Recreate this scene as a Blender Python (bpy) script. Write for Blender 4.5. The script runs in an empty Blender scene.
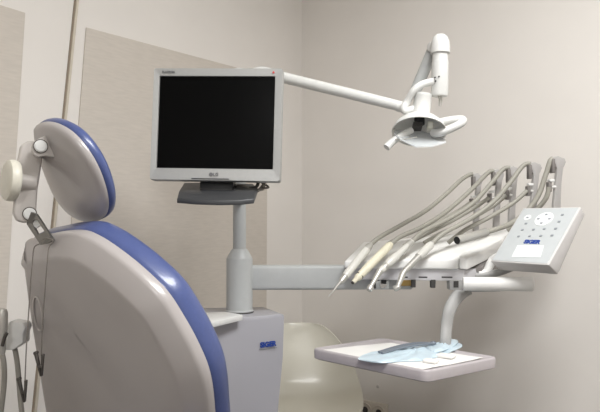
import bpy, bmesh, math, random
from mathutils import Vector, Matrix
random.seed(4)
S = bpy.context.scene
COL = S.collection
V = Vector
CZ, F, HOR = 1.20, 640.0, 220.0          # camera height, focal length in pixels, horizon row

# ------------------------------------------------------------------ measuring helpers
def P(px, py, d):                         # a point d metres in front of the camera
    return V(((px - 300) / F * d, d, CZ - (py - HOR) / F * d))
def on_plane(px, py, X0, n):
    r = P(px, py, 1.0) - V((0, 0, CZ))
    return V((0, 0, CZ)) + r * ((X0 - V((0, 0, CZ))).dot(n) / r.dot(n))
def on_z(px, py, z):
    return P(px, py, (CZ - z) * F / (py - HOR))
CORNER = V((0.01, 3.2, 0))
RD, LD = V((.8, -.6, 0)), V((-.6, -.8, 0))      # along the right wall, along the left wall (from the corner)
def on_wall(px, py, side):
    return on_plane(px, py, CORNER, LD if side == 'R' else RD)

# ------------------------------------------------------------------ materials
def srgb(c):
    return tuple(((x / 255) / 12.92 if x / 255 <= .04045 else ((x / 255 + .055) / 1.055) ** 2.4) for x in c) + (1,)
def mat(name, col, rough=.5, metal=0., noise=.03, scale=40., bump=0., coat=0., stretch=None, trans=0., alpha=1., emit=None):
    m = bpy.data.materials.new(name); m.use_nodes = True
    nt = m.node_tree; b = nt.nodes['Principled BSDF']; c = srgb(col)
    b.inputs['Roughness'].default_value = rough; b.inputs['Metallic'].default_value = metal
    b.inputs['Coat Weight'].default_value = coat; b.inputs['Coat Roughness'].default_value = .12
    b.inputs['Transmission Weight'].default_value = trans; b.inputs['Alpha'].default_value = alpha
    tc = nt.nodes.new('ShaderNodeTexCoord'); mp = nt.nodes.new('ShaderNodeMapping')
    nt.links.new(tc.outputs['Object'], mp.inputs['Vector'])
    if stretch: mp.inputs['Scale'].default_value = stretch
    no = nt.nodes.new('ShaderNodeTexNoise'); no.inputs['Scale'].default_value = scale; no.inputs['Detail'].default_value = 4
    nt.links.new(mp.outputs['Vector'], no.inputs['Vector'])
    rp = nt.nodes.new('ShaderNodeValToRGB')
    rp.color_ramp.elements[0].position = .25; rp.color_ramp.elements[1].position = .75
    rp.color_ramp.elements[0].color = tuple(x * (1 - noise) for x in c[:3]) + (1,)
    rp.color_ramp.elements[1].color = tuple(min(1, x * (1 + noise)) for x in c[:3]) + (1,)
    nt.links.new(no.outputs['Fac'], rp.inputs['Fac']); nt.links.new(rp.outputs['Color'], b.inputs['Base Color'])
    if bump:
        bp = nt.nodes.new('ShaderNodeBump'); bp.inputs['Strength'].default_value = bump; bp.inputs['Distance'].default_value = .002
        nt.links.new(no.outputs['Fac'], bp.inputs['Height']); nt.links.new(bp.outputs['Normal'], b.inputs['Normal'])
    if emit:
        b.inputs['Emission Color'].default_value = srgb(emit[0]); b.inputs['Emission Strength'].default_value = emit[1]
    return m
M = {
 'wall':    mat('wall paint', (233, 228, 222), .85, noise=.015, scale=6, bump=.05),
 'ceil':    mat('ceiling paint', (238, 236, 232), .9, noise=.01),
 'floor':   mat('floor vinyl', (92, 88, 84), .5, noise=.06, scale=9),
 'fabric':  mat('woven wall fabric', (208, 200, 190), .9, noise=.05, scale=70, bump=.2, stretch=(.3, .3, 2.2)),
 'strip':   mat('joint strip', (206, 196, 180), .6),
 'groove':  mat('joint groove', (146, 134, 118), .8),
 'shell':   mat('chair shell plastic', (178, 172, 170), .30, noise=.02, scale=8, coat=.3),
 'blue':    mat('blue upholstery', (76, 89, 138), .32, noise=.05, scale=120, bump=.05, coat=.25),
 'plastic': mat('pale grey plastic', (205, 199, 194), .42),
 'knob':    mat('knob plastic', (222, 218, 204), .4),
 'chrome':  mat('brushed chrome', (205, 205, 205), .25, 1, scale=90),
 'steel':   mat('satin steel', (196, 194, 188), .42, .6, scale=90),
 'cord':    mat('grey cord', (118, 112, 106), .6),
 'clip':    mat('dark clip metal', (92, 88, 84), .4, .7),
 'offwhite':mat('handpiece white', (210, 208, 201), .35, coat=.2),
 'steeldark':mat('dark steel', (150, 148, 144), .35, .8, scale=90),
 'white':   mat('white enamel', (236, 236, 234), .32, coat=.2),
 'lampw':   mat('lamp enamel', (222, 222, 219), .34, coat=.15),
 'grey':    mat('light grey enamel', (182, 184, 183), .42),
 'midgrey': mat('unit grey', (165, 164, 162), .5),
 'bluegrey':mat('cabinet lilac grey', (174, 173, 179), .4, noise=.015, scale=6, coat=.1),
 'silver':  mat('monitor silver', (174, 174, 172), .38, .25, scale=120),
 'screen':  mat('dark lcd', (11, 11, 11), .22),
 'basegrey':mat('monitor charcoal', (62, 63, 65), .45),
 'black':   mat('black plastic', (32, 32, 33), .5),
 'dark':    mat('dark rubber', (66, 64, 62), .6),
 'hose':    mat('grey hose rubber', (160, 157, 147), .5),
 'darkhose':mat('dark grey hose rubber', (150, 146, 138), .55),
 'cream':   mat('cream handpiece', (224, 218, 196), .42),
 'plategrey':    mat('hooked plate grey', (182, 179, 177), .45),
 'clamp':   mat('clamp dark grey', (128, 123, 120), .5),
 'cover':   mat('unit cover white', (238, 237, 234), .45),
 'face':    mat('keypad foil', (198, 202, 203), .42),
 'label':   mat('keypad white', (240, 242, 242), .4),
 'button':  mat('keypad symbol grey', (150, 155, 160), .5),
 'logo':    mat('blue print', (36, 68, 150), .5),
 'logogrey':mat('grey print', (108, 108, 110), .5),
 'red':     mat('red print', (196, 60, 60), .5),
 'tray':    mat('tray grey', (188, 181, 183), .42),
 'paper':   mat('white paper', (240, 238, 234), .85, noise=.02, scale=20, bump=.2),
 'pouch':   mat('blue pouch film', (206, 224, 234), .3, noise=.08, scale=25, bump=.5),
 'tool':    mat('dark steel tool', (128, 136, 146), .4, .3),
 'brown':   mat('brass fitting', (150, 124, 70), .5, .2),
 'shellchair': mat('cream moulded plastic', (230, 227, 214), .28, noise=.015, scale=5, coat=.3),
 'leg':     mat('grey leg', (150, 150, 150), .35, .8),
 'rail':    mat('unit rail grey', (206, 204, 206), .45),
 'padbody': mat('keypad housing', (208, 205, 203), .5),
 'reflector': mat('white lamp shade', (244, 244, 240), .4, trans=.25),
 'socket':  mat('socket plastic', (226, 218, 206), .4),
 'glass':   mat('clear shield', (236, 240, 242), .06, alpha=.45),
 'bulb':    mat('lamp bulb glass', (240, 238, 225), .15),
 'lightpanel': mat('lit diffuser', (255, 250, 240), .6, emit=((255, 246, 232), 3.0)),
}

M['screen'].node_tree.nodes['Principled BSDF'].inputs['Specular IOR Level'].default_value = .04
# ------------------------------------------------------------------ mesh building
def spline(pts, n=8):
    pts = [V(p) for p in pts]
    if len(pts) < 3: return pts
    out = []
    for i in range(len(pts) - 1):
        p0, p1, p2 = pts[max(i - 1, 0)], pts[i], pts[i + 1]
        p3 = pts[min(i + 2, len(pts) - 1)]
        for k in range(n):
            t = k / n
            out.append(.5 * ((2 * p1) + (p2 - p0) * t + (2 * p0 - 5 * p1 + 4 * p2 - p3) * t * t + (3 * p1 - p0 - 3 * p2 + p3) * t ** 3))
    out.append(pts[-1]); return out
def closed_spline(pts, n=8):
    out = []; L = len(pts)
    for i in range(L):
        p0, p1, p2, p3 = (V(pts[(i + k - 1) % L]) for k in range(4))
        for k in range(n):
            t = k / n
            out.append(.5 * ((2 * p1) + (p2 - p0) * t + (2 * p0 - 5 * p1 + 4 * p2 - p3) * t * t + (3 * p1 - p0 - 3 * p2 + p3) * t ** 3))
    return out
def frame_of(axis):
    a = axis.normalized(); r = V((0, 0, 1)) if abs(a.z) < .9 else V((1, 0, 0))
    u = r.cross(a).normalized(); return u, a.cross(u), a

class MB:
    def __init__(self): self.bm = bmesh.new()
    def loops(self, rings, cap0=True, cap1=True, closed=True):
        R = [[self.bm.verts.new(p) for p in r] for r in rings]
        for a, b in zip(R, R[1:]):
            n = len(a)
            for i in range(n if closed else n - 1):
                self.bm.faces.new((a[i], a[(i + 1) % n], b[(i + 1) % n], b[i]))
        if cap0: self.bm.faces.new(list(reversed(R[0])))
        if cap1: self.bm.faces.new(R[-1])
        return self
    def prism(self, poly, off):
        poly = [V(p) for p in poly]; off = V(off)
        return self.loops([poly, [p + off for p in poly]])
    def box(self, c, u, v, w, hu, hv, hw):          # axes u v w, half sizes
        c = V(c); u, v, w = V(u).normalized(), V(v).normalized(), V(w).normalized()
        q = [c - u * hu - v * hv - w * hw, c + u * hu - v * hv - w * hw, c + u * hu + v * hv - w * hw, c - u * hu + v * hv - w * hw]
        return self.prism(q, w * 2 * hw)
    def cyl(self, a, b, r0, r1=None, seg=28, dome=0.):
        a, b = V(a), V(b); r1 = r0 if r1 is None else r1
        u, v, w = frame_of(b - a); rings = []
        prof = [(r0, a), (r1, b)]
        if dome:
            for k in range(1, 6):
                t = k / 6 * math.pi / 2
                prof.append((r1 * math.cos(t), b + w * dome * math.sin(t)))
        for r, c in prof:
            rings.append([c + (u * math.cos(2 * math.pi * i / seg) + v * math.sin(2 * math.pi * i / seg)) * r for i in range(seg)])
        return self.loops(rings)
    def lathe(self, o, axis, prof, seg=32, cap0=True, cap1=True):
        u, v, w = frame_of(V(axis)); o = V(o)
        return self.loops([[o + w * h + (u * math.cos(2 * math.pi * i / seg) + v * math.sin(2 * math.pi * i / seg)) * r for i in range(seg)] for r, h in prof], cap0, cap1)
    def tube(self, pts, r, seg=12, n=8, flat=1.0, up=None):
        ps = spline(pts, n); N = len(ps)
        if isinstance(r, (int, float)): rs = [r] * N
        else: rs = [r[0] + (r[-1] - r[0]) * 0 for _ in ps]; rs = [self._lerp(r, i / (N - 1)) for i in range(N)]
        rings = []; ref = None
        for i, p in enumerate(ps):
            t = (ps[min(i + 1, N - 1)] - ps[max(i - 1, 0)]).normalized()
            if ref is None:
                ref = V(up) if up else frame_of(t)[0]
            ref = (ref - t * ref.dot(t)).normalized(); w = t.cross(ref)
            rings.append([p + (ref * math.cos(2 * math.pi * k / seg) + w * math.sin(2 * math.pi * k / seg) * flat) * rs[i] for k in range(seg)])
        return self.loops(rings)
    def _lerp(self, r, t):
        x = t * (len(r) - 1); i = min(int(x), len(r) - 2); return r[i] + (r[i + 1] - r[i]) * (x - i)
    def ball(self, c, rx, ry=None, rz=None, seg=20):
        ry = ry or rx; rz = rz or rx
        bmesh.ops.create_uvsphere(self.bm, u_segments=seg, v_segments=seg // 2, radius=1, matrix=Matrix.Translation(V(c)) @ Matrix.Diagonal((rx, ry, rz, 1)))
        return self
    def xform(self, m): self.bm.transform(m); return self
    def sheet(self, rows, thick):            # a thin solid from a grid of points, thick metres below its normals
        n, m = len(rows), len(rows[0]); low = []
        for j in range(n):
            low.append([])
            for i in range(m):
                du = rows[j][min(i + 1, m - 1)] - rows[j][max(i - 1, 0)]; dv = rows[min(j + 1, n - 1)][i] - rows[max(j - 1, 0)][i]
                low[-1].append(rows[j][i] - du.cross(dv).normalized() * thick)
        A = [[self.bm.verts.new(p) for p in r] for r in rows]; B = [[self.bm.verts.new(p) for p in r] for r in low]
        f = self.bm.faces.new
        for j in range(n - 1):
            for i in range(m - 1):
                f((A[j][i], A[j][i + 1], A[j + 1][i + 1], A[j + 1][i])); f((B[j][i], B[j + 1][i], B[j + 1][i + 1], B[j][i + 1]))
            for i in (0, m - 1): f((A[j][i], A[j + 1][i], B[j + 1][i], B[j][i]))
        for i in range(m - 1):
            for j in (0, n - 1): f((A[j][i], A[j][i + 1], B[j][i + 1], B[j][i]))
        return self
    def bevel(self, w, seg=3, angle=35):
        self.bm.normal_update()
        es = [e for e in self.bm.edges if len(e.link_faces) == 2 and e.calc_face_angle(0) > math.radians(angle)]
        bmesh.ops.bevel(self.bm, geom=es, offset=w, segments=seg, affect='EDGES', profile=.5, clamp_overlap=True); return self
    def build(self, name, m, parent=None, smooth=True, sharp=40):
        bm = self.bm
        bmesh.ops.recalc_face_normals(bm, faces=bm.faces)
        if parent is None:
            xs = [v.co for v in bm.verts]
            org = V(((min(v.x for v in xs) + max(v.x for v in xs)) / 2, (min(v.y for v in xs) + max(v.y for v in xs)) / 2, min(v.z for v in xs)))
        else:
            org = V((0, 0, 0)); q = parent
            while q: org += q.location; q = q.parent
        bmesh.ops.translate(bm, verts=bm.verts, vec=-org)
        me = bpy.data.meshes.new(name); bm.to_mesh(me); bm.free()
        me.materials.append(M[m] if isinstance(m, str) else m)
        if smooth:
            me.polygons.foreach_set('use_smooth', [True] * len(me.polygons)); me.set_sharp_from_angle(angle=math.radians(sharp))
        o = bpy.data.objects.new(name, me); COL.objects.link(o)
        if parent is None: o.location = org
        else: o.parent = parent
        return o
def tag(o, label, cat, group=None):
    o['label'] = label; o['category'] = cat
    if group: o['group'] = group
    return o
def thing(name, loc, label, cat, group=None):
    o = bpy.data.objects.new(name, None); COL.objects.link(o); o.location = loc; o.empty_display_size = .05
    return tag(o, label, cat, group)
def structure(o): o['kind'] = 'structure'; return o
def lettering(text, size, origin, right, up, m, parent, name='lettering', depth=.0006, align='CENTER', shear=0., bold=0.):
    cu = bpy.data.curves.new(name, 'FONT'); cu.body = text; cu.size = size; cu.align_x = align; cu.align_y = 'CENTER'
    cu.extrude = depth; cu.shear = shear; cu.offset = bold
    tmp = bpy.data.objects.new(name, cu); COL.objects.link(tmp)
    bpy.context.view_layer.update()
    me = bpy.data.meshes.new_from_object(tmp.evaluated_get(bpy.context.evaluated_depsgraph_get()))
    bpy.data.objects.remove(tmp)
    b = MB(); b.bm.from_mesh(me); bpy.data.meshes.remove(me)
    r, u = V(right).normalized(), V(up).normalized(); n = r.cross(u)
    m4 = Matrix((r, u, n)).transposed().to_4x4(); m4.translation = V(origin)
    b.xform(m4)
    return b.build(name, m, parent, smooth=False)

Z = V((0, 0, 1))
# ================================================================== ROOM
H, WA, WB = 2.70, 4.6, 5.4
c0, c1, c2, c3 = CORNER, CORNER + RD * WA, CORNER + RD * WA + LD * WB, CORNER + LD * WB
def wall(name, a, b, out):
    structure(MB().prism([a, b, b + Z * H, a + Z * H], out * .1).build(name, 'wall', smooth=False))
wall('wall_right', c0, c1, -LD); wall('wall_left', c0, c3, -RD)
wall('wall_front', c1, c2, RD); wall('wall_back', c3, c2, LD)
e = .1
q = [c0 - RD * e - LD * e, c1 + RD * e - LD * e, c2 + RD * e + LD * e, c3 - RD * e + LD * e]
structure(MB().prism(q, (0, 0, -.1)).build('floor', 'floor', smooth=False))
structure(MB().prism([p + Z * H for p in q], (0, 0, .1)).build('ceiling', 'ceil', smooth=False))
structure(MB().box(c0 + RD * WA / 2 + LD * .006 + Z * .04, RD, Z, LD, WA / 2, .04, .006).build('baseboard_right', 'wall', smooth=False))
structure(MB().box(c0 + LD * WB / 2 + RD * .006 + Z * .04, LD, Z, RD, WB / 2, .04, .006).build('baseboard_left', 'wall', smooth=False))
# the joint strip on the left wall, a pale bead between two grooves
t0, t1 = on_wall(79.2, -25, 'L'), on_wall(33, 425, 'L')
dv = (t0 - t1) / (t0 - t1).z
t1 = t1 - dv * (t1.z - .08); t0 = t0 + dv * (H - t0.z)
g = MB().prism([t1 - LD * -.010, t1 + LD * .010, t0 + LD * .010, t0 - LD * .010], RD * .004).build('trim_1', 'groove', smooth=False); structure(g)
MB().prism([t1 - LD * .0045, t1 + LD * .0045, t0 + LD * .0045, t0 - LD * .0045], RD * .009).bevel(.002, 2).build('bead', 'strip', g)
# fabric panels
def fabric(pts, label):
    w = [on_wall(x, y, 'L') for x, y in pts]
    tag(MB().prism(w, RD * .006).bevel(.002, 2).build('fabric_wall_panel', 'fabric', smooth=False), label, 'wall panel', 'woven fabric panels on the left wall')
fabric([(85.5, 27.5), (267, 76), (265, 420), (50, 490)], 'wide beige woven fabric wall panel behind the monitor and the headrest')
fabric([(24.5, 13), (-75, -18), (-75, 560), (-8, 520)], 'beige woven fabric wall panel left of the double joint strip, cut by the frame')

# ceiling lights
def ceiling_light(x, y, sx, sy, power, label):
    t = thing('ceiling_light', (x, y, H - .045), label, 'ceiling light', 'ceiling lights')
    c = V((x, y, H))
    f = MB()
    for s in (-1, 1):
        f.box(c + RD * s * sx / 2 - Z * .02, RD, LD, Z, .015, sy / 2 + .015, .02); f.box(c + LD * s * sy / 2 - Z * .02, RD, LD, Z, sx / 2 - .015, .015, .02)
    f.build('frame', 'white', t, smooth=False)
    MB().box(c - Z * .012, RD, LD, Z, sx / 2 - .015, sy / 2 - .015, .006).build('diffuser', 'lightpanel', t, smooth=False)
    l = bpy.data.lights.new('ceiling lamp', 'AREA'); l.shape = 'RECTANGLE'; l.size = sx - .05; l.size_y = sy - .05
    l.energy = power; l.color = (.975, .99, 1.0)
    o = bpy.data.objects.new('lamp', l); COL.objects.link(o)
    o.matrix_world = Matrix((RD, LD * -1, Z)).transposed().to_4x4(); o.location = c - Z * .03
    return t
ceiling_light(.66, .80, .6, 1.2, 48, 'white ceiling light nearest the right wall above the keypad')
ceiling_light(-.30, -1.85, .6, 1.2, 42, 'white ceiling light behind the camera')

# ================================================================== DENTAL CHAIR
nb = V((-.55, -.73, -.40)).normalized()
ub = V((-nb.y, nb.x, 0)).normalized(); vb = nb.cross(ub)
if vb.z < 0: vb = -vb
B0 = P(110, 320, 1.45)
chair = thing('dental_chair', (-.30, 1.55, 0), 'reclined dental chair with grey shell back and blue padding', 'dental chair')
def local2(pts, X0, n, u, v):
    out = []
    for x, y in pts:
        w = on_plane(x, y, X0, n) - X0; out.append(V((w.dot(u), w.dot(v), 0)))
    return out
def layered(outline, layers, X0, u, v, n, dome=None):
    """outline: closed list of 2-D points; layers: (inset, height along n)"""
    N = len(outline); cx = sum(p.x for p in outline) / N; cy = sum(p.y for p in outline) / N
    area = sum(outline[i].x * outline[(i + 1) % N].y - outline[(i + 1) % N].x * outline[i].y for i in range(N)); sg = 1 if area > 0 else -1
    nr = []
    for i in range(N):
        t = (outline[(i + 1) % N] - outline[i - 1]).normalized(); nr.append(V((-t.y, t.x, 0)) * sg)
    rings = []
    for ins, h in layers:
        if isinstance(ins, tuple):                 # ('s', factor) shrinks the last inset ring towards the middle
            ring = [V((cx, cy, 0)) + (p - V((cx, cy, 0))) * ins[1] for p in last]
        else:
            ring = [outline[i] + nr[i] * ins for i in range(N)]; last = ring
        rings.append([X0 + u * p.x + v * p.y + n * h for p in ring])
    return MB().loops(rings)
back_px = [(27, 246), (31, 239.5), (46, 236), (62, 233), (79, 233), (94, 239), (111, 250), (134, 268), (160, 293), (177, 318), (193, 347), (205, 377), (210, 412), (210, 450), (190, 490), (140, 510), (90, 490), (62, 450), (50, 405), (41, 350), (32, 290)]
ob = closed_spline(local2(back_px, B0, nb, ub, vb), 8)
layered(ob, [(.012, -.030), (.002, -.022), (0, -.010), (0, 0), (.002, .006), (.006, .010), (.024, .026), (.038, .037), (.041, .039), (.046, .0405), (('s', .97), .041), (('s', .8), .042), (('s', .55), .043), (('s', .25), .044), (('s', .05), .044)], B0, ub, vb, nb).build('backrest_shell', 'shell', chair, sharp=60)
layered(ob, [(.03, -.012), (.006, -.014), (0, -.020), (-.002, -.032), (-.002, -.054), (.002, -.067), (.012, -.077), (.03, -.082), (('s', .6), -.080), (('s', .2), -.074)], B0, ub, vb, nb).build('backrest_cushion', 'blue', chair, sharp=60)
# loop handle on the shell
lp = [on_plane(38 + 4.2 * math.cos(a) - .12 * 18 * math.sin(a), 314 - 17 * math.sin(a), B0 + nb * .043, nb) for a in [k * math.pi / 8 for k in range(17)]]
MB().tube(lp, .0022, 8, 3).build('loop_handle', 'plastic', chair)
# headrest
nh = V((-.62, -.60, -.50)).normalized(); uh = V((-nh.y, nh.x, 0)).normalized(); vh = nh.cross(uh)
if vh.z < 0: vh = -vh
H0 = P(72, 172, 1.44)
head_px = [(34, 131), (36.5, 125), (45, 123), (57, 126), (71, 135), (84, 150), (95, 168.5), (103, 190), (105.5, 207), (102, 218), (91, 223), (77, 219), (66, 210), (55, 195), (46, 175), (38, 151)]
oh = closed_spline(local2(head_px, H0, nh, uh, vh), 8)
layered(oh, [(.01, -.018), (.001, -.012), (0, -.004), (.004, .004), (.012, .009), (('s', .8), .014), (('s', .5), .019), (('s', .2), .021), (('s', .04), .021)], H0, uh, vh, nh).build('headrest_shell', 'shell', chair, sharp=60)
layered(oh, [(.02, -.006), (.003, -.008), (-.001, -.012), (-.002, -.020), (0, -.028), (.006, -.034), (.02, -.038), (('s', .6), -.034), (('s', .2), -.032)], H0, uh, vh, nh).build('headrest_cushion', 'blue', chair, sharp=60)
# headrest bracket: lug, link bar with two pins, tilt knob, steel yoke
sd = V((.45, -.89, 0)).normalized()             # pin axis, towards the camera
def slab(pts, d, thick, off=0.):
    w = [P(x, y, d) + sd * off for x, y in pts]
    c = sum(w, V()) / len(w)
    w = [on_plane(x, y, c, sd) for x, y in pts]
    return MB().prism([p - sd * thick / 2 for p in w], sd * thick)
bar = slab([(20, 146), (27, 142), (36, 141.5), (41.5, 146), (42.5, 155), (37, 190), (35.5, 214), (32, 220.5), (25, 223.5), (16, 221), (12.5, 213), (14.5, 190), (17.5, 160)], 1.44, .040).bevel(.006, 3).build('headrest_bracket', 'plastic', chair)
slab([(31, 149), (33, 142), (40, 138), (49.5, 134), (55, 158), (45, 156), (38, 157.5), (33, 155)], 1.43, .018, .026).bevel(.003, 2).build('headrest_lug', 'plastic', chair)
for (x, y, off) in ((38.3, 149, .060), (29, 214, .021)):
    c = on_plane(x, y, P(28, 180, 1.44), sd) + sd * off
    MB().lathe(c, sd, [(.0135, -.006), (.0135, .0015), (.0115, .0015), (.0112, .005), (.004, .0055)], 24).build('hinge_pin', 'white', chair)
    MB().lathe(c, sd, [(.0155, -.006), (.0155, .0008), (.013, .001)], 24).build('hinge_ring', 'clip', chair)
kc = P(11, 180.5, 1.405); kn = V((-.76, -.64, .08)).normalized()
MB().lathe(kc, kn, [(.034, -.014), (.043, -.011), (.046, -.006), (.046, .002), (.044, .009), (.038, .013), (.02, .014), (.004, .0142)], 40).build('tilt_knob', 'knob', chair)
MB().cyl(kc - kn * .008, kc - kn * .05, .018).build('knob_shaft', 'plastic', chair)
yo = [P(26.5, 224, 1.415), P(31, 212, 1.405), P(36, 214, 1.405), P(53, 240, 1.405), P(47, 243.5, 1.41), P(40.5, 245, 1.415)]
yi = [P(31.5, 223, 1.413), P(33.5, 220, 1.41), P(37, 220, 1.408), P(44.5, 231.5, 1.408), P(41, 233.5, 1.41), P(37.5, 234.5, 1.413)]
bk_ = V((0, .012, 0))
MB().loops([yi, yo, [p + bk_ for p in yo], [p + bk_ for p in yi], yi], False, False).build('headrest_yoke', 'steeldark', chair, smooth=False)
MB().prism([p + V((0, .006, 0)) for p in [P(30, 224, 1.413), P(33, 219, 1.41), P(38, 219, 1.408), P(41, 224, 1.408), P(35, 228, 1.41)]], (0, .01, 0)).build('yoke_block', 'white', chair, smooth=False)
MB().tube([P(151, 257.5, 1.62), P(141, 262, 1.60), P(120, 275, 1.56)], [.009, .012, .012], 14).build('side_grip', 'white', chair)
# seat and foot of the chair (below the frame)
fd = V((.6, .8, 0)); sdv = V((.8, -.6, 0)); sc = V((-.27, 1.50, .44))
MB().box(sc, fd, sdv, Z, .20, .20, .05).bevel(.03, 4).build('seat_cushion', 'blue', chair)
MB().box(sc - Z * .08, fd, sdv, Z, .19, .19, .035).bevel(.02, 3).build('seat_shell', 'shell', chair)
MB().box(sc - Z * .24, fd, sdv, Z, .10, .09, .14).bevel(.02, 3).build('lift_column', 'shell', chair)
MB().box(V((sc.x, sc.y, .035)), fd, sdv, Z, .26, .17, .035).bevel(.015, 3).build('foot_plate', 'grey', chair)

# ---- napkin chain with two clips over the backrest
chain = thing('napkin_chain', P(35, 400, 1.38), 'grey napkin cord with two clips hanging over the chair back', 'napkin chain')
dch = on_plane(40, 246, B0 + nb * .03, nb).y - .03
L = [(45, 238), (40, 243.5), (34.2, 247.5), (32.5, 262), (30.5, 285), (28.5, 315), (26.5, 345), (25, 381)]
Rr = [(45, 238), (53, 240.5), (48.8, 248), (47.3, 262), (45, 290), (42.8, 320), (41.3, 356)]
MB().tube([P(x, y, dch) for x, y in L], .0014, 8, 4).build('cord', 'cord', chain)
MB().tube([P(x, y, dch - .004) for x, y in Rr], .0014, 8, 4).build('cord', 'cord', chain)
def clip(px, py, d):
    b = MB()
    for (x0, y0, x1, y1, w) in ((2.6, -1, 1.4, 21, 1.15), (-4.6, -2, .8, 21, 1.5)):
        a, e_ = P(px + x0, py + y0, d), P(px + x1, py + y1, d); t = (e_ - a).normalized(); s = t.cross(V((0, 1, 0)))
        hw = w / F * d
        b.prism([a - s * hw + V((0, .004, 0)), a + s * hw + V((0, .004, 0)), e_ + s * hw * .5 + V((0, .004, 0)), e_ - s * hw * .5 + V((0, .004, 0))], (0, -.009, 0))
    c = P(px + .4, py + 11, d); b.cyl(c + V((0, -.006, 0)), c + V((0, .006, 0)), .0034, seg=12)
    c = P(px - 4.5, py - 2, d); b.cyl(c + V((0, -.006, 0)), c + V((0, .006, 0)), .0042, seg=14)
    b.bevel(.0008, 1).build('clip', 'clip', chain)
clip(23.5, 381, dch); clip(40.5, 355, dch - .004)

# ---- assistant's holder at the left edge
stand = thing('assistant_holder', P(-30, 500, 1.55) * 1, 'small white holder block with suction hoses at the left edge of the photo', 'instrument holder')
stand.location = (P(-34, 300, 1.6).x, 1.6, 0)
d = 1.55
MB().prism([P(6, 326, d), P(10, 321, d), P(23, 323.5, d), P(25.2, 328, d), P(22.5, 334, d), P(22.5, 343.5, d), P(13, 350, d), P(3, 350.5, d), P(2, 338, d)], (0, .045, 0)).bevel(.004, 3).build('holder_block', 'white', stand)
hp = V((stand.location.x, 1.6, 0))
MB().cyl(hp, hp + Z * .98, .022).build('pole', 'grey', stand)
MB().tube([P(8, 344, 1.575), P(-12, 344, 1.58), hp + Z * (P(0, 344, 1.6).z)], .014).build('arm', 'white', stand)
MB().lathe(hp, Z, [(.20, 0), (.20, .015), (.17, .03), (.03, .05), (.022, .06)], 36).build('base', 'grey', stand)
sv = thing('saliva_ejector', P(2, 345, 1.50), 'chrome saliva ejector standing in the white holder at the left edge', 'suction handpiece')
a, b = P(1.5, 350, 1.52), P(2.5, 309, 1.52)
MB().lathe(a, b - a, [(.008, -.01), (.010, 0), (.0105, .03), (.0135, .05), (.0125, .075), (.0125, .088), (.009, .097), (.004, .099)], 24).build('handle', 'steel', sv)
MB().tube([P(2.2, 346, 1.51), P(4.5, 338, 1.51), P(7, 333, 1.51)], .004, 10).build('lever', 'clip', sv)
MB().tube([P(1.5, 351, 1.52), P(4, 365, 1.52), P(4, 385, 1.53), P(0, 420, 1.54), P(-6, 470, 1.58)], .0062, 12).build('hose', 'darkhose', sv)
h2 = MB().tube([P(15, 349, 1.57), P(17.5, 365, 1.57), P(20, 395, 1.57), P(22.5, 430, 1.57), P(20, 500, 1.59)], .0062, 12).build('hose', 'darkhose', stand)

# ================================================================== CABINET
zt = .89
cab = thing('equipment_cabinet', (-.20, 2.1, 0), 'lilac grey dental unit cabinet with blue logo behind the chair back', 'cabinet')
p0, p1, p2 = on_z(203, 325, zt), on_z(243, 317.5, zt), on_z(284, 314, zt)
p3, p4 = V((-.13, 2.29, zt)), V((-.36, 2.26, zt))
top = [p0, (p0 * .5 + p1 * .5) + V((.004, -.004, 0)), p1, (p1 * .45 + p2 * .55) + V((.002, -.004, 0)), p2 - V((.012, .004, 0)), p2, p3, p4]
ctr = sum(top, V()) / len(top)
def cab_ring(z, k, dx):
    return [V((p.x + dx * max(0, (p.x + .30) / .25), p.y, z)) * 1 if k == 0 else V((ctr.x + (p.x - ctr.x) * (1 - k), ctr.y + (p.y - ctr.y) * (1 - k), z)) for p in top]
rings = [cab_ring(.03, 0, -.05), cab_ring(.30, 0, -.042), cab_ring(.60, 0, -.018), cab_ring(.75, 0, -.004), cab_ring(zt - .012, 0, 0), cab_ring(zt - .003, .012, 0), cab_ring(zt, .05, 0)]
MB().loops(rings).build('body', 'bluegrey', cab, sharp=50)
MB().loops([cab_ring(0, .12, 0), cab_ring(.03, .12, 0)]).build('plinth', 'dark', cab, smooth=False)
lid = [on_z(204.5, 325.5, zt + .014), on_z(208, 323.4, zt + .014), on_z(243, 315.2, zt + .014), on_z(226, 312.2, zt + .014), on_z(203, 313.2, zt + .014)]
MB().prism([V((p.x, p.y, zt - .002)) for p in lid], (0, 0, .018)).bevel(.003, 2).build('lid', 'white', cab)
# logo on the front
nf = (p2 - p1).normalized(); fo = V((nf.y, -nf.x, 0))
lc = on_plane(268, 345, p1 + fo * .004, fo)
lettering('SIGER', .0225, lc + fo * .0015 + Z * .002, nf, Z, 'logo', cab, 'logo', bold=.0012)
MB().box(lc + fo * .0015 - Z * .0115, nf, Z, fo, .032, .0008, .0004).build('logo_underline', 'logogrey', cab, smooth=False)

# ================================================================== COLUMN
pc = V(((239.5 - 300) / F * 2.15, 2.15, 0))
colm = thing('support_column', (pc.x, pc.y, zt), 'light grey support column with swing arm standing on the cabinet', 'support column')
zc = lambda py, d=2.15: CZ - (py - HOR) / F * d
MB().lathe(pc, Z, [(.047, zt), (.047, zt + .008), (.044, zt + .010), (.044, zc(259)), (.042, zc(257.5)), (.030, zc(251)), (.025, zc(249)), (.012, zc(249))], 40).build('sleeve', 'grey', colm)
MB().lathe(pc, Z, [(.022, zc(256)), (.022, zc(203)), (.021, zc(202)), (.021, zc(80))], 32).build('pole', 'grey', colm)
MB().lathe(pc, Z, [(.0475, zt - .001), (.0475, zt + .004), (.046, zt + .005)], 40).build('ring', 'dark', colm)
aA, aB = P(246, 277.5, 2.17), P(412, 279.5, 2.19); t = (aB - aA); t.z = 0; tn = t.normalized(); s = V((tn.y, -tn.x, 0))
aA.z = zc(277.8)
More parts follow.
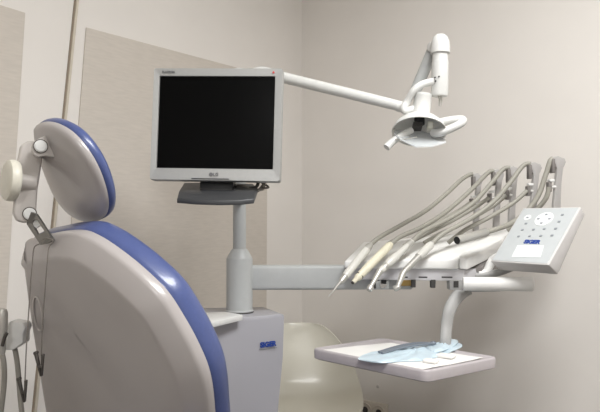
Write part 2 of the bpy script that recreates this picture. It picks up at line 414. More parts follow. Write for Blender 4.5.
MB().box(V((aA.x, aA.y, aA.z)) + t * .5, tn, Z, s, t.length / 2, .041, .030).bevel(.010, 4).build('swing_arm', 'grey', colm)
MB().lathe(V((aB.x - .04, aB.y, 0)), Z, [(.03, aA.z + .03), (.03, 1.075)], 24).build('pivot', 'midgrey', colm)
ms = P(218, 196, 1.93)
MB().box(V(((ms.x + pc.x) / 2 , 2.03, zc(194, 1.95))), (pc.x - ms.x, 2.15 - 1.93, 0), Z, V((2.15 - 1.93, -(pc.x - ms.x), 0)), .125, .010, .03).bevel(.003, 2).build('monitor_bracket', 'grey', colm)

# ================================================================== MONITOR
mc = P(216.3, 124.3, 1.83)
mon = thing('monitor', P(216, 200, 1.85), 'silver framed flat monitor with dark screen mounted on the column', 'monitor')
R = Matrix.Translation(mc) @ Matrix.Rotation(math.radians(-4), 4, 'Z') @ Matrix.Rotation(math.radians(-3.5), 4, 'X') @ Matrix.Rotation(math.radians(1.1), 4, 'Y')
W2, H2 = .1875, .1625
sx0, sx1, sz0, sz1 = -.1695, .1655, -.1275, .139
b = MB()
out = [(-W2, -H2), (W2, -H2), (W2, H2), (-W2, H2)]; inn = [(sx0, sz0), (sx1, sz0), (sx1, sz1), (sx0, sz1)]
def rr(q, r, y, n=4):
    o = []
    for i, (x, z) in enumerate(q):
        sxn = 1 if x > 0 else -1; szn = 1 if z > 0 else -1
        a0 = [math.pi, 1.5 * math.pi, 0, .5 * math.pi][i]
        for k in range(n + 1):
            a = a0 + k / n * math.pi / 2
            o.append(V((x - sxn * r + r * math.cos(a), y, z - szn * r + r * math.sin(a))))
    return o
b.loops([rr(inn, .001, .012), rr(inn, .001, .001), rr([(x * 1.006, z * 1.008) for x, z in inn], .002, -.002), rr([(x * .992, z * .992) for x, z in out], .006, -.004), rr(out, .006, 0), rr(out, .006, .032), rr([(x * .97, z * .97) for x, z in out], .01, .040), rr([(x * .75, z * .75) for x, z in out], .03, .060), rr([(x * .7, z * .7) for x, z in out], .03, .063)], cap0=False)
b.xform(R).build('frame', 'silver', mon, sharp=30)
sc_ = MB(); sc_.loops([rr(inn, .001, .0035), rr(inn, .001, .010)]); sc_.xform(R).build('screen', 'screen', mon, smooth=False)
R3 = R.to_3x3(); rx, rz, ry = R3 @ V((1, 0, 0)), R3 @ V((0, 0, 1)), R3 @ V((0, 1, 0))
def onm(x, z, y=-.0045): return R @ V((x, y, z))
lettering('LG', .0125, onm(.004, -.1452), rx, rz, 'logogrey', mon, 'logo', bold=.0003)
MB().cyl(onm(-.010, -.1452, -.0035), onm(-.010, -.1452, -.0052), .0056).build('logo_disc', 'logogrey', mon)
lettering('FLATRON', .0085, onm(-.143, .1502), rx, rz, 'logogrey', mon, 'lettering', bold=.0002)
MB().cyl(onm(.161, .1500, -.0035), onm(.161, .1500, -.0050), .0032).build('emblem', 'red', mon)
b = MB(); b.box(onm(-.012, -.1575, -.004), rx, rz, ry, .054, .0016, .0012); b.bevel(.0008, 1).build('button_strip', 'basegrey', mon)
MB().cyl(onm(.045, -.1575, -.003), onm(.045, -.1575, -.0055), .0025).build('power_button', 'silver', mon)
# neck and sloped foot
nk0, nk1 = P(200, 182, 1.85), P(233, 182, 1.85)
MB().prism([P(200, 177, 1.85), P(233, 177, 1.85), P(233.5, 194, 1.835), P(199.5, 194, 1.835)], (0, .05, 0)).bevel(.004, 2).build('neck', 'black', mon)
fr = [P(177, 200.5, 1.74), P(195, 202, 1.725), P(217, 202.8, 1.72), P(240, 202.5, 1.725), P(254, 201, 1.74)]
bk = [P(258, 190, 1.86), P(253, 186, 1.92), P(217, 184.5, 1.94), P(184, 185, 1.92), P(179, 193, 1.84)]
loop = fr + bk
MB().loops([[p - Z * .007 for p in loop], [p + Z * .003 for p in loop], [p * .985 + (sum(loop, V()) / 10) * .015 + Z * .007 for p in loop]]).bevel(.0015, 2, 25).build('foot', 'basegrey', mon)
for k, (mid, lo, r) in enumerate((((255, 191), (243, 186), .004), ((259, 190), (241, 190), .0035), ((252, 188), (238, 188), .005), ((263, 188.5), (236, 192), .003))):
    MB().tube([P(267 - k * 4, 179, 1.88), P(mid[0] + 5, mid[1] - 2, 1.87), P(mid[0], mid[1], 1.86), P(lo[0], lo[1], 1.86), P(232 + k, 186 - k, 1.90)], r, 10).build('cable', ('cord', 'hose', 'dark', 'cord')[k], mon)

# ================================================================== OPERATING LAMP
lamp = thing('operating_lamp', (pc.x, pc.y, zc(80)), 'white dental operating lamp on a jointed arm from the column', 'operating lamp')
d = 1.95
MB().lathe(pc, Z, [(.024, zc(84)), (.03, zc(80)), (.03, zc(73)), (.026, zc(70)), (.012, zc(68.5))], 28).build('pivot', 'lampw', lamp)
a, b_ = P(263, 71.5, 2.13), P(398, 106, 2.0)
MB().ball(P(262, 74, 2.13), .045, .035, .024).build('shoulder_cap', 'lampw', lamp)
MB().tube([V((pc.x, pc.y, zc(76))), P(263, 75, 2.13)], .02).build('shoulder', 'lampw', lamp)
MB().tube([P(264, 74, 2.13), P(285, 78, 2.11), P(393, 104.5, 2.0), P(399, 106.5, 1.995)], [.0175, .0185, .0165, .0150], 24).build('lower_arm', 'lampw', lamp)
MB().tube([P(398, 106.5, 1.995), P(406, 108, 1.985)], .0165, 24).build('elbow', 'lampw', lamp)
MB().tube([P(413, 97, 2.02), P(433, 50, 1.99)], .0185, 20).build('upper_arm', 'grey', lamp)
MB().lathe(P(431.5, 47, 1.97), V((-.8, -.4, 0)), [(.015, -.03), (.015, .004), (.012, .008), (.004, .009)], 24).build('hinge_cap', 'lampw', lamp)
ct = P(440.3, 46, d); cb = P(439.6, 96, d); ax = (cb - ct).normalized()
MB().lathe(ct, ax, [(.004, -.037), (.014, -.034), (.022, -.026), (.0275, -.012), (.029, .002), (.0295, .022), (.0265, .024)], 36).build('head_cap', 'lampw', lamp)
MB().lathe(ct, ax, [(.0235, .015), (.0238, .048), (.0255, .049), (.0258, .146), (.0235, .153), (.006, .154)], 36).build('head_joint', 'lampw', lamp)
for x, y in ((435, 77.5), (439, 76.5), (435.5, 81)):
    c = P(x, y, d - .0255); MB().cyl(c + V((0, .004, 0)), c - V((0, .0012, 0)), .0024, seg=12).build('screw_hole', 'black', lamp)
s0 = P(440, 96, d)
MB().tube([s0, P(440.5, 101, d), P(440, 106, d)], [.0065, .0055, .0045], 10).build('screw', 'steel', lamp)
MB().tube([P(433, 81.5, d - .01), P(422, 84.5, d - .015), P(414, 90.5, d - .015), (P(407.5, 101, d)), P(403.5, 108, d), P(406, 111, d), P(416, 108, d)], .0112, 18).build('yoke', 'lampw', lamp)
ca, cb2 = P(423, 94.5, d), P(420.5, 118, d)
MB().lathe(ca, cb2 - ca, [(.020, -.004), (.027, -.001), (.0275, .006), (.0265, .008), (.0270, .060), (.030, .066), (.030, .072)], 32).build('collar', 'lampw', lamp)
# reflector dish: open below, its axis leaning to the camera
ra = V((-.10, -.42, -.90)).normalized(); rc = P(419.5, 117, d)
dish = MB()
u_, v_, w_ = frame_of(ra)
prof = [(.012, .0), (.035, .006), (.058, .019), (.074, .036), (.082, .055), (.080, .056), (.072, .037), (.056, .022), (.034, .010), (.010, .004)]
dish.lathe(rc, ra, prof, 40)
refl = dish.build('reflector', 'reflector', lamp)
MB().lathe(rc + ra * .006, ra, [(.016, 0), (.016, .018), (.013, .020)], 20).build('bulb_socket', 'black', refl)
bh = rc + ra * .034
MB().box(bh + V((-.006, 0, 0)), (1, 0, 0), ra, V((1, 0, 0)).cross(ra), .014, .011, .012).bevel(.003, 2).build('bulb_holder', 'dark', refl)
MB().box(bh + V((.032, .0, .0)), (1, 0, 0), ra, V((1, 0, 0)).cross(ra), .009, .012, .012).bevel(.003, 2).build('bulb', 'bulb', refl)
# clear shield under the dish
def shp(x, y, dd): return P(x, y, d + dd)
sh = [shp(394, 134, -.03), shp(400, 140, -.06), shp(416, 147.5, -.075), shp(432, 147, -.07), shp(446, 143, -.05), shp(444, 136, .03), shp(420, 130, .07), shp(398, 129, .04)]
MB().loops([sh, [p + Z * .004 for p in sh]]).build('shield', 'glass', lamp)
w = [shp(394, 128, -.02), shp(393.3, 138, -.035), shp(403, 139.5, -.06), shp(417, 137, -.07)]
MB().tube(w, .0016, 8, 4).build('shield_wire', 'steel', lamp)
MB().tube([shp(412, 130, -.02), shp(400, 136.5, -.03), shp(391, 143, -.035), shp(386.5, 147.5, -.04)], [.010, .0105, .011, .0115], 18).build('handle', 'lampw', lamp)
MB().tube([shp(434, 124, -.01), shp(447, 120.8, -.02), shp(459, 119.3, -.03), shp(463, 120.3, -.035), shp(460.5, 123.8, -.045), shp(451, 128.5, -.05), shp(441, 132.5, -.045), shp(433, 133, -.02)], .0120, 18).build('handle', 'lampw', lamp)

# ================================================================== DELIVERY UNIT
du = thing('delivery_unit', P(405, 290, 2.15), 'white and grey instrument delivery unit with hooked plates and keypad', 'delivery unit')
FL, FR = P(344, 261, 2.10), P(457.3, 256, 2.05); FR.z = FL.z + .012
BL, BR = P(363, 242, 2.36), P(503, 229, 2.32)
zb = P(400, 269, 2.08).z
top = [FL, FR, BR, BL]; FLb, FRb = V((FL.x, FL.y, zb)), V((FR.x + .002, FR.y, zb))
b = MB()
def quad_block(b, top, zlow):
    return b.loops([[V((p.x, p.y, z)) for p, z in zip(top, zlow)], list(top)])
quad_block(b, top, [zb, zb, zb + .02, zb + .02]).bevel(.007, 4).build('cover', 'cover', du)
# right end cap, separated by a thin seam
e0, e1 = P(459, 255, 2.05), P(467.5, 259.5, 2.045); g1, g0 = P(514, 232, 2.26), P(505, 228, 2.32)
e0m, g0m = P(480, 240, 2.17), P(489, 246, 2.14)
b = MB(); capt = [e0, e1, g0m, g1, g0, e0m]
b.loops([[V((p.x, p.y, max(zb, p.z - .045))) for p in capt], capt]).bevel(.004, 3).build('end_cap', 'cover', du)
b = MB()
hs = [P(347, 268.5, 2.115), P(464, 269.5, 2.06), P(480, 266, 2.10), P(500, 260, 2.27), P(362, 259, 2.35)]
zh = P(405, 280.5, 2.08).z
b.loops([[V((p.x, p.y, zh)) for p in hs], [V((p.x, p.y, zb + .001)) for p in hs]]).bevel(.003, 2).build('housing', 'rail', du)
under = [P(466, 270, 2.09), P(482, 266, 2.09), P(512, 236, 2.27), P(500, 232, 2.33), P(470, 255, 2.15)]
b = MB(); b.loops([[V((p.x, p.y, zb - .01)) for p in under], [p - Z * .004 for p in under]]).build('inner_frame', 'clamp', du, smooth=False)
# small printed marks on the rail and the fittings below it
hf = (hs[1] - hs[0]); hf.z = 0; hfn = hf.normalized(); ho = V((hfn.y, -hfn.x, 0))
def rail(px, py): return on_plane(px, py, hs[0] + ho * .0003, ho)
for px, w in ((404, .012), (423, .014), (447, .017)):
    MB().box(rail(px, 277.2), hfn, Z, ho, w, .0022, .0006).build('marking', 'dark', du, smooth=False)
MB().prism([rail(375, 281), rail(389, 281), rail(389, 289.5), rail(376, 289.5)], (0, .03, 0)).bevel(.002, 2).build('coupling_block', 'grey', du)
MB().cyl(rail(383, 285) + V((0, .004, 0)), rail(383, 285) - V((0, .004, 0)), .010).build('coupling', 'chrome', du)
MB().box(rail(383.5, 281.8) - V((0, .003, 0)), hfn, Z, ho, .008, .006, .004).build('connector', 'black', du, smooth=False)
MB().prism([rail(399, 280), rail(411, 280), rail(411, 286), rail(399, 286)], (0, .025, 0)).bevel(.001, 1).build('connector', 'brown', du)
for px, y1 in ((374, 288.5), (413.5, 287.5), (433.3, 288)):
    MB().prism([rail(px - 2.4, 279.5), rail(px + 2.4, 279.5), rail(px + 2.2, y1), rail(px - 2.2, y1)], (0, .02, 0)).bevel(.001, 1).build('connector', 'dark', du)
MB().prism([rail(449.5, 279.5), rail(463, 279.5), rail(463, 290.5), rail(449.5, 290)], (0, .04, 0)).bevel(.002, 2).build('handle_mount', 'midgrey', du)
MB().prism([rail(453.5, 281) + ho * .0015, rail(458.5, 281) + ho * .0015, rail(458.5, 287.5) + ho * .0015, rail(453.5, 287.5) + ho * .0015], ho * -.004).build('connector', 'dark', du)
# round grip bar
g0_, g1_ = P(463.5, 283.8, 2.02), P(531, 284.2, 1.98); gd = (g1_ - g0_).normalized()
MB().lathe(g0_, gd, [(.015, -.003), (.021, 0), (.0215, .004), (.0225, (g1_ - g0_).length), (.021, (g1_ - g0_).length + .005), (.016, (g1_ - g0_).length + .009), (.003, (g1_ - g0_).length + .010)], 32).build('grip', 'cover', du)
MB().prism([P(466, 287, 2.05), P(508, 288, 2.03), P(500, 291.5, 2.03), P(470, 292, 2.05)], (0, .05, 0)).bevel(.002, 2).build('grip_plate', 'midgrey', du)
# keypad
KBL, KBR = P(490, 261.5, 2.0), P(548.5, 262.5, 1.84); KBR.z = KBL.z
kv = V((.126, .125, .170)); ku = KBR - KBL; kun = ku.normalized(); kv = kv - kun * kv.dot(kun); kvn = kv.normalized(); kn_ = kun.cross(kvn)
if kn_.z < 0: kn_ = -kn_
KTL, KTR = KBL + kv, KBR + kv
pan = MB().loops([[KBL - kn_ * .056 + kv * .06, KBR - kn_ * .056 + kv * .06, KTR - kn_ * .034, KTL - kn_ * .034], [KBL, KBR, KTR, KTL]]).bevel(.004, 3).build('keypad', 'padbody', du)
kc_ = (KBL + KTR) / 2
MB().box(kc_ + kn_ * .0003, kun, kvn, kn_, ku.length / 2 - .006, kv.length / 2 - .006, .0006).build('foil', 'face', pan, smooth=False)
def onk(x, y, h=.0012): return on_plane(x, y, KBL + kn_ * h, kn_)
MB().prism([onk(511.5, 257), onk(540.5, 257.3), onk(544, 245.5), onk(517.5, 245.3)], kn_ * .0006).build('display', 'label', pan, smooth=False)
lettering('SIGER', .021, onk(532, 242), kun, kvn, 'logo', pan, 'logo', bold=.0013)
dc = onk(544, 219)
MB().lathe(dc, kn_, [(.030, -.0005), (.030, .0008), (.028, .001)], 36).build('dial', 'label', pan)
MB().lathe(onk(527.5, 217.5), kn_, [(.012, -.0005), (.012, .0008)], 24).build('key', 'label', pan)
keys = [(518.5, 236.3), (529.6, 236), (540.8, 235.7), (552, 235.3), (522.3, 229.8), (533.5, 229.4), (544.2, 228.8), (555.6, 228.5), (526, 223.4), (559, 221.5), (562.3, 214.7), (527.5, 217.5)]
for x, y in keys:
    MB().box(onk(x, y, .0022), kun, kvn, kn_, .0042, .0030, .0006).build('key', 'button', pan, smooth=False)
for a in range(4):
    c = dc + (kun * math.cos(a * math.pi / 2) + kvn * math.sin(a * math.pi / 2)) * .019 + kn_ * .0014
    MB().box(c, kun, kvn, kn_, .004, .0032, .0005).build('key', 'button', pan, smooth=False)
# support under the keypad
kb = (KBL * .62 + KTL * .38) - kn_ * .03 + kun * .07
MB().tube([P(478, 273, 2.10), P(486, 272, 2.10), P(491, 263, 2.10), P(497, 258, 2.09), kb], [.012, .013, .014, .016, .02], 16, flat=1.0).build('keypad_support', 'cover', du)
MB().tube([P(470, 276, 2.10), P(500, 272, 2.08), (KBL + KBR) / 2 + kv * .3 - kn_ * .045], [.012, .012, .014], 14).build('keypad_strut', 'midgrey', du)
kk = KBR + kv * .16 - kn_ * .045 - kun * .024
MB().lathe(kk, -kn_, [(.02, -.004), (.02, .016), (.014, .019)], 20).build('keypad_foot', 'cover', du)

# flat grey hooked plates to the right of the hose clamps
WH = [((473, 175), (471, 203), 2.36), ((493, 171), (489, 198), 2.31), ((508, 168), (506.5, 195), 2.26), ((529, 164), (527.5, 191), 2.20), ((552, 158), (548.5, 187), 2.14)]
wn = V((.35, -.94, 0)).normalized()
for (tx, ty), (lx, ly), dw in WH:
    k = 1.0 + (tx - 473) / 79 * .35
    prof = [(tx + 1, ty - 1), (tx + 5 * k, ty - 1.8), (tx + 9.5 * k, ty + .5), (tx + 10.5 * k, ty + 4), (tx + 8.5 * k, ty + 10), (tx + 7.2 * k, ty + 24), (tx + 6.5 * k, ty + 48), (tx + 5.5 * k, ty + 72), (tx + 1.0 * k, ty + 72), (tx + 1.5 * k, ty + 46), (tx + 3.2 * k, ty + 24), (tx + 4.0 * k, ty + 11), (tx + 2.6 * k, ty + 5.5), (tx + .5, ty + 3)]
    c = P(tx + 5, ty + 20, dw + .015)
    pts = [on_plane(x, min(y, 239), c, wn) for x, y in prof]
    wa = MB().prism(pts, -wn * .012).bevel(.0015, 2).build('hook_plate', 'plategrey', du)
    MB().box((P(tx, ty + 8, dw) + P(tx + .6, ty + 8, dw)) / 2, V((1, .2, 0)), Z, V((.2, -1, 0)), .0055, .024, .010).bevel(.0025, 2).build('clamp', 'clamp', wa)
    MB().box(P(lx + .4, ly, dw), V((1, .2, 0)), Z, V((.2, -1, 0)), .0058, .017, .010).bevel(.0025, 2).build('clamp', 'clamp', wa)
    MB().tube([P(tx, ty + 8, dw), P(tx + 4, ty + 9, dw + .02)], .004, 8).build('rod', 'clamp', wa)
    MB().tube([P(lx, ly, dw), P(tx + 4, ly, dw + .02)], .005, 8).build('rod', 'white', wa)
    MB().box(P(lx + 2.5, ly - 6.5, dw - .004), V((1, .2, 0)), Z, V((.2, -1, 0)), .009, .004, .008).bevel(.001, 1).build('hose_catch', 'white', wa)

# ---- handpieces with their hoses
HG = 'dental handpieces laid on the delivery unit'
def hoses(root, pts, back, r=.0078):
    MB().tube(pts, r, 12, 10).build('hose', 'hose', root)
    MB().tube(back, r * .95, 12, 10).build('hose', 'hose', root)
def axial(a, b_, prof, name, m, root, seg=24):
    a, b_ = V(a), V(b_); L = (b_ - a).length
    MB().lathe(a, b_ - a, [(r * 1.28, h * L) for r, h in prof], seg).build(name, m, root)
# 1 scaler
t = thing('scaler_handpiece', P(350, 270, 2.0), 'steel scaler handpiece with a long curved tip, leftmost on the unit', 'handpiece', HG)
MB().tube([P(328.3, 297, 1.94), P(331, 293.5, 1.945), P(335, 289, 1.95), P(341, 281, 1.96)], [.0011, .002, .0032, .0052], 10).build('tip', 'steel', t)
axial(P(340, 283, 1.96), P(371, 244, 2.08), [(.0045, 0), (.0075, .06), (.0086, .2), (.0092, .5), (.0098, .62), (.0098, .9), (.0080, .97), (.006, 1)], 'handle', 'steel', t)
axial(P(345, 276.5, 1.978), P(369.5, 246, 2.075), [(.0090, 0), (.0100, .1), (.0106, .85), (.0085, 1)], 'sleeve', 'offwhite', t)
hoses(t, [P(370.5, 244.6, 2.08), P(380, 237, 2.10), P(403, 224, 2.14), P(426, 210.5, 2.2), P(446, 194, 2.27), P(461, 180, 2.33), P(469, 175, 2.36), P(473, 174, 2.36)],
      [P(470, 203, 2.355), P(458, 211, 2.34), P(436, 222, 2.3), P(408, 233, 2.27), P(388, 244, 2.26)], .0075)
# 2 cream
t = thing('micromotor_handpiece', P(370, 265, 2.0), 'cream plastic handpiece with a dark ring near its nose', 'handpiece', HG)
axial(P(352.5, 283, 1.955), P(391, 244, 2.08), [(.0030, 0), (.0052, .02), (.0062, .10), (.0088, .12), (.0096, .2), (.0106, .4), (.0108, .75), (.0100, .95), (.007, 1)], 'body', 'cream', t)
axial(P(359.0, 276.5, 1.976), P(360.2, 275.2, 1.980), [(.0094, 0), (.0100, .2), (.0100, .8), (.0094, 1)], 'ring', 'dark', t)
axial(P(352.2, 283.3, 1.954), P(353.2, 282.2, 1.957), [(.003, 0), (.0042, .3), (.0042, 1)], 'nose', 'clip', t)
hoses(t, [P(390, 245, 2.08), P(400, 237, 2.1), P(424, 226, 2.14), P(447, 211, 2.2), P(470, 191, 2.26), P(484, 176.5, 2.3), P(490, 171.5, 2.31), P(494, 171, 2.31)],
      [P(488.5, 198, 2.305), P(474, 208, 2.29), P(446, 224, 2.25), P(420, 237, 2.22), P(404, 246, 2.2)])
# 3 turbine
t = thing('turbine_handpiece', P(385, 268, 2.0), 'steel turbine handpiece with its small head over the round coupling', 'handpiece', HG)
axial(P(370.5, 287, 1.945), P(380, 271, 1.985), [(.0045, 0), (.0055, .3), (.0075, .9), (.0085, 1)], 'neck', 'steel', t)
axial(P(371.3, 285.3, 1.948), P(368.8, 291, 1.940), [(.0055, 0), (.0075, .2), (.0075, .85), (.005, 1)], 'head', 'steel', t)
axial(P(379, 272.5, 1.983), P(412, 241.5, 2.09), [(.0070, 0), (.0084, .05), (.0088, .2), (.0080, .24), (.0106, .27), (.0108, .5), (.0088, .54), (.0088, .9), (.0072, 1)], 'handle', 'offwhite', t)
axial(P(400, 253, 2.052), P(411, 242.5, 2.087), [(.0092, 0), (.0096, .1), (.0096, .9), (.0088, 1)], 'collar', 'steel', t)
axial(P(383.5, 268.3, 1.998), P(386.5, 265.4, 2.007), [(.0092, 0), (.0096, .1), (.0096, .9), (.0092, 1)], 'ring', 'steel', t)
hoses(t, [P(411, 242.4, 2.088), P(424, 231, 2.12), P(450, 218, 2.16), P(473, 203, 2.2), P(491, 183.5, 2.24), P(501, 171.5, 2.26), P(506, 168, 2.262), P(510, 168, 2.26)],
      [P(506, 195.5, 2.255), P(492, 206.5, 2.25), P(465, 222, 2.22), P(440, 234, 2.2), P(424, 243, 2.19)])
# 4 contra-angle
t = thing('contra_angle_handpiece', P(410, 268, 2.0), 'steel contra-angle handpiece with bent neck, lying over the brass connector', 'handpiece', HG)
axial(P(397.6, 287, 1.94), P(402.8, 274, 1.96), [(.0055, 0), (.0062, .4), (.0080, 1)], 'neck', 'steel', t)
axial(P(399.8, 286.3, 1.937), P(394, 289.2, 1.943), [(.005, 0), (.0072, .2), (.0072, .85), (.005, 1)], 'head', 'steel', t)
MB().tube([P(402.2, 275.8, 1.958), P(403.6, 272.4, 1.963), P(406, 269.5, 1.97)], .0085, 14).build('bend', 'steel', t)
axial(P(405, 270.5, 1.968), P(432, 243.5, 2.06), [(.0074, 0), (.0080, .3), (.0086, .5), (.0088, .55), (.0098, .58), (.0098, .9), (.0075, 1)], 'handle', 'steel', t)
axial(P(418.5, 257, 2.014), P(431, 244.5, 2.057), [(.0099, 0), (.0105, .1), (.0105, .85), (.0090, 1)], 'sleeve', 'offwhite', t)
hoses(t, [P(431.3, 244.2, 2.058), P(444, 233, 2.08), P(468, 220, 2.12), P(492, 203, 2.15), P(509, 184, 2.18), P(521, 168, 2.2), P(526.5, 164, 2.205), P(531, 164, 2.2)],
      [P(527, 191, 2.195), P(513, 203, 2.19), P(490, 217, 2.17), P(465, 230, 2.15), P(448, 243, 2.15)])
# 5 suction tube
t = thing('suction_handpiece', P(470, 240, 2.0), 'wide steel suction tube with a dark open end, lying beside the keypad', 'handpiece', HG)
a, b_ = P(457, 240.3, 1.96), P(486, 232.3, 2.04)
MB().lathe(a, b_ - a, [(.0125, 0), (.0135, .001), (.0135, (b_ - a).length), (.0085, (b_ - a).length + .006)], 28).build('tube', 'steel', t)
MB().lathe(a, b_ - a, [(.0115, -.0012), (.0115, .002)], 24).build('opening', 'black', t)
hoses(t, [P(485, 232.5, 2.038), P(495, 229.5, 2.07), P(510, 224, 2.13), P(525, 213, 2.14), P(538, 196, 2.14), P(546, 174, 2.14), P(550, 161.5, 2.14), P(553, 158.5, 2.14)],
      [P(549, 187, 2.135), P(546, 198, 2.14), P(536, 210, 2.16), P(520, 221, 2.18), P(508, 231, 2.2)], .0085)

# ================================================================== TRAY
zT = CZ - .40
tray = thing('instrument_tray', V((.30, 1.9, zT - .033)), 'pale grey instrument tray hanging from a curved bracket below the unit', 'instrument tray')
tL, tF, tR = on_z(311, 348, zT), on_z(427, 371, zT), on_z(499, 356.8, zT)
tB = tL + tR - tF
quad = [tL, tF, tR, tB]; tc = sum(quad, V()) / 4
def rquad(q, r, z, k=0., n=5):
    o = []
    for i in range(4):
        p = q[i]; a = (q[i - 1] - p).normalized(); b_ = (q[(i + 1) % 4] - p).normalized()
        p = p + (a + b_) * k; s0, s1 = p + a * r, p + b_ * r
        for j in range(n + 1):
            t = j / n; m = (1 - t) ** 2 * s0 + 2 * t * (1 - t) * p + t * t * s1; o.append(V((m.x, m.y, z)))
    return o
MB().loops([rquad(quad, .02, zT - .034, .008), rquad(quad, .024, zT - .030, .001), rquad(quad, .025, zT - .006, 0), rquad(quad, .024, zT - .001, .002), rquad(quad, .022, zT, .005), rquad(quad, .02, zT, .008), rquad(quad, .018, zT - .003, .011), rquad(quad, .016, zT - .004, .014)]).build('tray_body', 'tray', tray, sharp=50)
am = (tB * .5 + tR * .5)
brk = [P(468, 289, 2.08), P(461, 293, 2.07), P(454, 301, 2.05), P(449, 312, 2.03), P(446.5, 326, 2.02), P(445.5, 340, 2.0), V((P(445, 350, 2.0).x, 2.0, zT - .012))]
MB().tube(brk, [.021, .021, .020, .019, .018, .018], 24, 8, flat=.6, up=(.75, -.1, -.35)).build('bracket', 'midgrey', tray, sharp=60)
zi = zT - .0038
# paper liner
lin = [on_z(320.5, 349.6, zT), on_z(423, 368.6, zT), on_z(483, 357.5, zT), on_z(391, 342.2, zT)]
random.seed(2)
b = MB(); G = 14; ring = []
for j in range(G + 1):
    row = []
    for i in range(G + 1):
        u, v = i / G, j / G
        p = lin[0] * (1 - u) * (1 - v) + lin[1] * u * (1 - v) + lin[2] * u * v + lin[3] * (1 - u) * v
        row.append(V((p.x, p.y, zi + .0016 + .0022 * (math.sin(u * 9 + v * 4) * .5 + .5) * (.3 + v) + random.random() * .0008)))
    ring.append(row)
b.sheet(ring, .0008)
tag(b.build('paper_liner', 'paper', sharp=80), 'white paper liner spread over the instrument tray', 'paper liner')
# pouch
def sheet(pts, z0, amp, seed, name, m, parent, thick=.0012, n=6):
    o = closed_spline([V((p.x, p.y, 0)) for p in [on_z(x, y, zT) for x, y in pts]], n); c = sum(o, V()) / len(o)
    b = MB(); random.seed(seed); rings = []
    for f in (1, .8, .55, .3, .1):
        rings.append([V((c.x + (p.x - c.x) * f, c.y + (p.y - c.y) * f, z0 + (1 - f ** 2) * amp + amp * .35 * math.sin(14 * p.x * 5 + f * 6) * (1 if f < 1 else .6) + amp * .2 * random.random())) for p in o])
    bot = [[V((p.x, p.y, z0 - thick)) for p in r] for r in (rings[-1], rings[0])]
    b.loops([bot[0], bot[1]] + rings); return b.build(name, m, parent, sharp=80)
po = thing('sterile_pouch', tc + Z * .004, 'crumpled pale blue sterile pouch lying across the tray', 'pouch')
sheet([(358, 359.5), (369, 354), (386, 350.5), (410, 347), (436, 345), (458, 343.5), (462, 347), (452, 352), (436, 358), (420, 361.5), (400, 362), (380, 363.5)], zi + .006, .007, 3, 'film', 'pouch', po)
sheet([(426, 350), (440, 345.5), (455, 341.8), (458, 345), (449, 351), (435, 355)], zi + .012, .008, 8, 'fold', 'pouch', po)
tl = thing('forceps', on_z(405, 352, zT) + Z * .015, 'dark steel forceps on the blue pouch in the tray', 'forceps')
zz = .017
for k, dy in enumerate((0, 1.9)):
    MB().tube([on_z(379 + k * 3, 355.8 + dy * .6, zT) + Z * (zz - .006), on_z(398, 352.2 + dy, zT) + Z * zz, on_z(416, 349.4 + dy, zT) + Z * (zz + .002), on_z(434, 348.6 + dy * .3, zT) + Z * zz], [.0035, .0042, .0038, .003], 10, flat=1.6, up=(0, 0, 1)).build('arm', 'tool', tl)
MB().ball(on_z(433, 348.5, zT) + Z * zz, .011, .008, .006, 14).build('hinge', 'tool', tl)
for i, (x, y, s, lab) in enumerate(((431, 362.5, .011, 'white cotton swab piece nearest the front corner of the tray'), (446, 357.3, .014, 'white folded gauze piece under the right end of the blue pouch'))):
    c = on_z(x, y, zT); tag(MB().box(V((c.x, c.y, zi + .0085)), (1, -.7, 0), (.7, 1, 0), Z, s * 1.8, s * 1.2, .0045).bevel(.003, 3).build('gauze_pad', 'paper'), lab, 'gauze')

# ================================================================== SHELL CHAIR
ch = thing('shell_chair', (0, 2.7, 0), 'glossy cream moulded plastic chair in the corner behind the tray', 'chair')
cy0 = 2.82; cxm = P(299, 320, cy0).x
prof = [(0, .748, .045), (-.003, .745, .078), (-.008, .733, .112), (-.016, .708, .142), (-.03, .655, .176), (-.045, .600, .202), (-.062, .54, .221), (-.08, .49, .234), (-.105, .45, .244), (-.15, .425, .250), (-.22, .41, .25), (-.30, .41, .24), (-.37, .42, .22), (-.405, .418, .185), (-.418, .408, .12)]
b = MB(); rows = []
PS = spline([V(p) for p in prof], 4); NW = 20
for k, p in enumerate(PS):
    row = []; s = k / (len(PS) - 1)
    for i in range(NW + 1):
        x = -1 + 2 * i / NW
        ed = abs(x) ** 2.6
        fwd = .075 * math.sin(min(1, s * 1.5) * math.pi) ** .8 if s < .667 else 0.
        up = .05 * max(0, math.sin((s - .2) / .8 * math.pi)) if s > .2 else 0
        flare = 1 + .06 * max(0, math.sin((s - .25) / .6 * math.pi)) if .25 < s < .85 else 1
        row.append(V((cxm + x * p.z * flare, cy0 + p.x - ed * fwd * .5, p.y + ed * up)))
    rows.append(row)
b.sheet([list(reversed(q_)) for q_ in rows], .007)
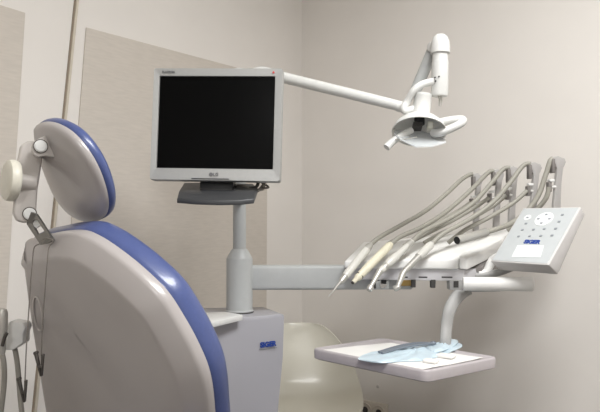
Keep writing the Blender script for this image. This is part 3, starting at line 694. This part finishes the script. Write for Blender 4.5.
b.build('seat_shell', 'shellchair', ch, sharp=60)
for sx in (-1, 1):
    for y0, y1 in ((cy0 - .11, cy0 - .06), (cy0 - .33, cy0 - .38)):
        MB().tube([V((cxm + sx * .11, y0, .418)), V((cxm + sx * .15, y0, .38)), V((cxm + sx * .17, y1, 0))], .011, 12).build('leg', 'leg', ch)

# ================================================================== SOCKET AND WALL MARK
so = on_wall(373, 410.5, 'R'); sk = thing('wall_socket', so, 'double wall socket low on the wall below the tray', 'socket')
MB().box(so + LD * .005, RD, Z, LD, .081, .043, .005).bevel(.003, 3).build('plate', 'socket', sk)
for k in (-1, 1):
    c = so + RD * .036 * k - Z * .001
    MB().lathe(c + LD * .0095, LD, [(.0335, 0), (.0335, .004), (.0305, .0042), (.0265, .0005)], 32, cap1=False).build('surround', 'socket', sk)
    r = MB().lathe(c + LD * .0095, LD, [(.015, 0), (.015, .0018)], 28).build('recess', 'dark', sk)
    for s in (-1, 1):
        MB().cyl(c + RD * .0095 * s + LD * .011, c + RD * .0095 * s + LD * .0125, .0028, seg=12).build('contact', 'black', r)
wm = on_wall(378, 386.5, 'R')
tag(MB().lathe(wm, LD, [(.008, 0), (.008, .002), (.005, .004), (.001, .0042)], 16).build('wall_plug', 'plastic'), 'small grey plug in the wall just above the double socket', 'wall plug')

# ================================================================== CAMERA, WORLD, VIEW
cam = bpy.data.cameras.new('camera'); co = bpy.data.objects.new('camera', cam); COL.objects.link(co)
co.location = (0, 0, CZ); co.rotation_euler = (math.pi / 2, 0, 0)
cam.sensor_width = 36; cam.lens = 36 * F / 600; cam.shift_y = (HOR - 206) / 600; cam.clip_start = .05
S.camera = co
wd = bpy.data.worlds.new('world'); S.world = wd; wd.use_nodes = True
wd.node_tree.nodes['Background'].inputs['Color'].default_value = (.8, .85, .9, 1); wd.node_tree.nodes['Background'].inputs['Strength'].default_value = .3
S.view_settings.view_transform = 'Standard'; S.view_settings.look = 'None'; S.view_settings.gamma = 1
S.view_settings.use_curve_mapping = False; S.view_settings.exposure = 0.08
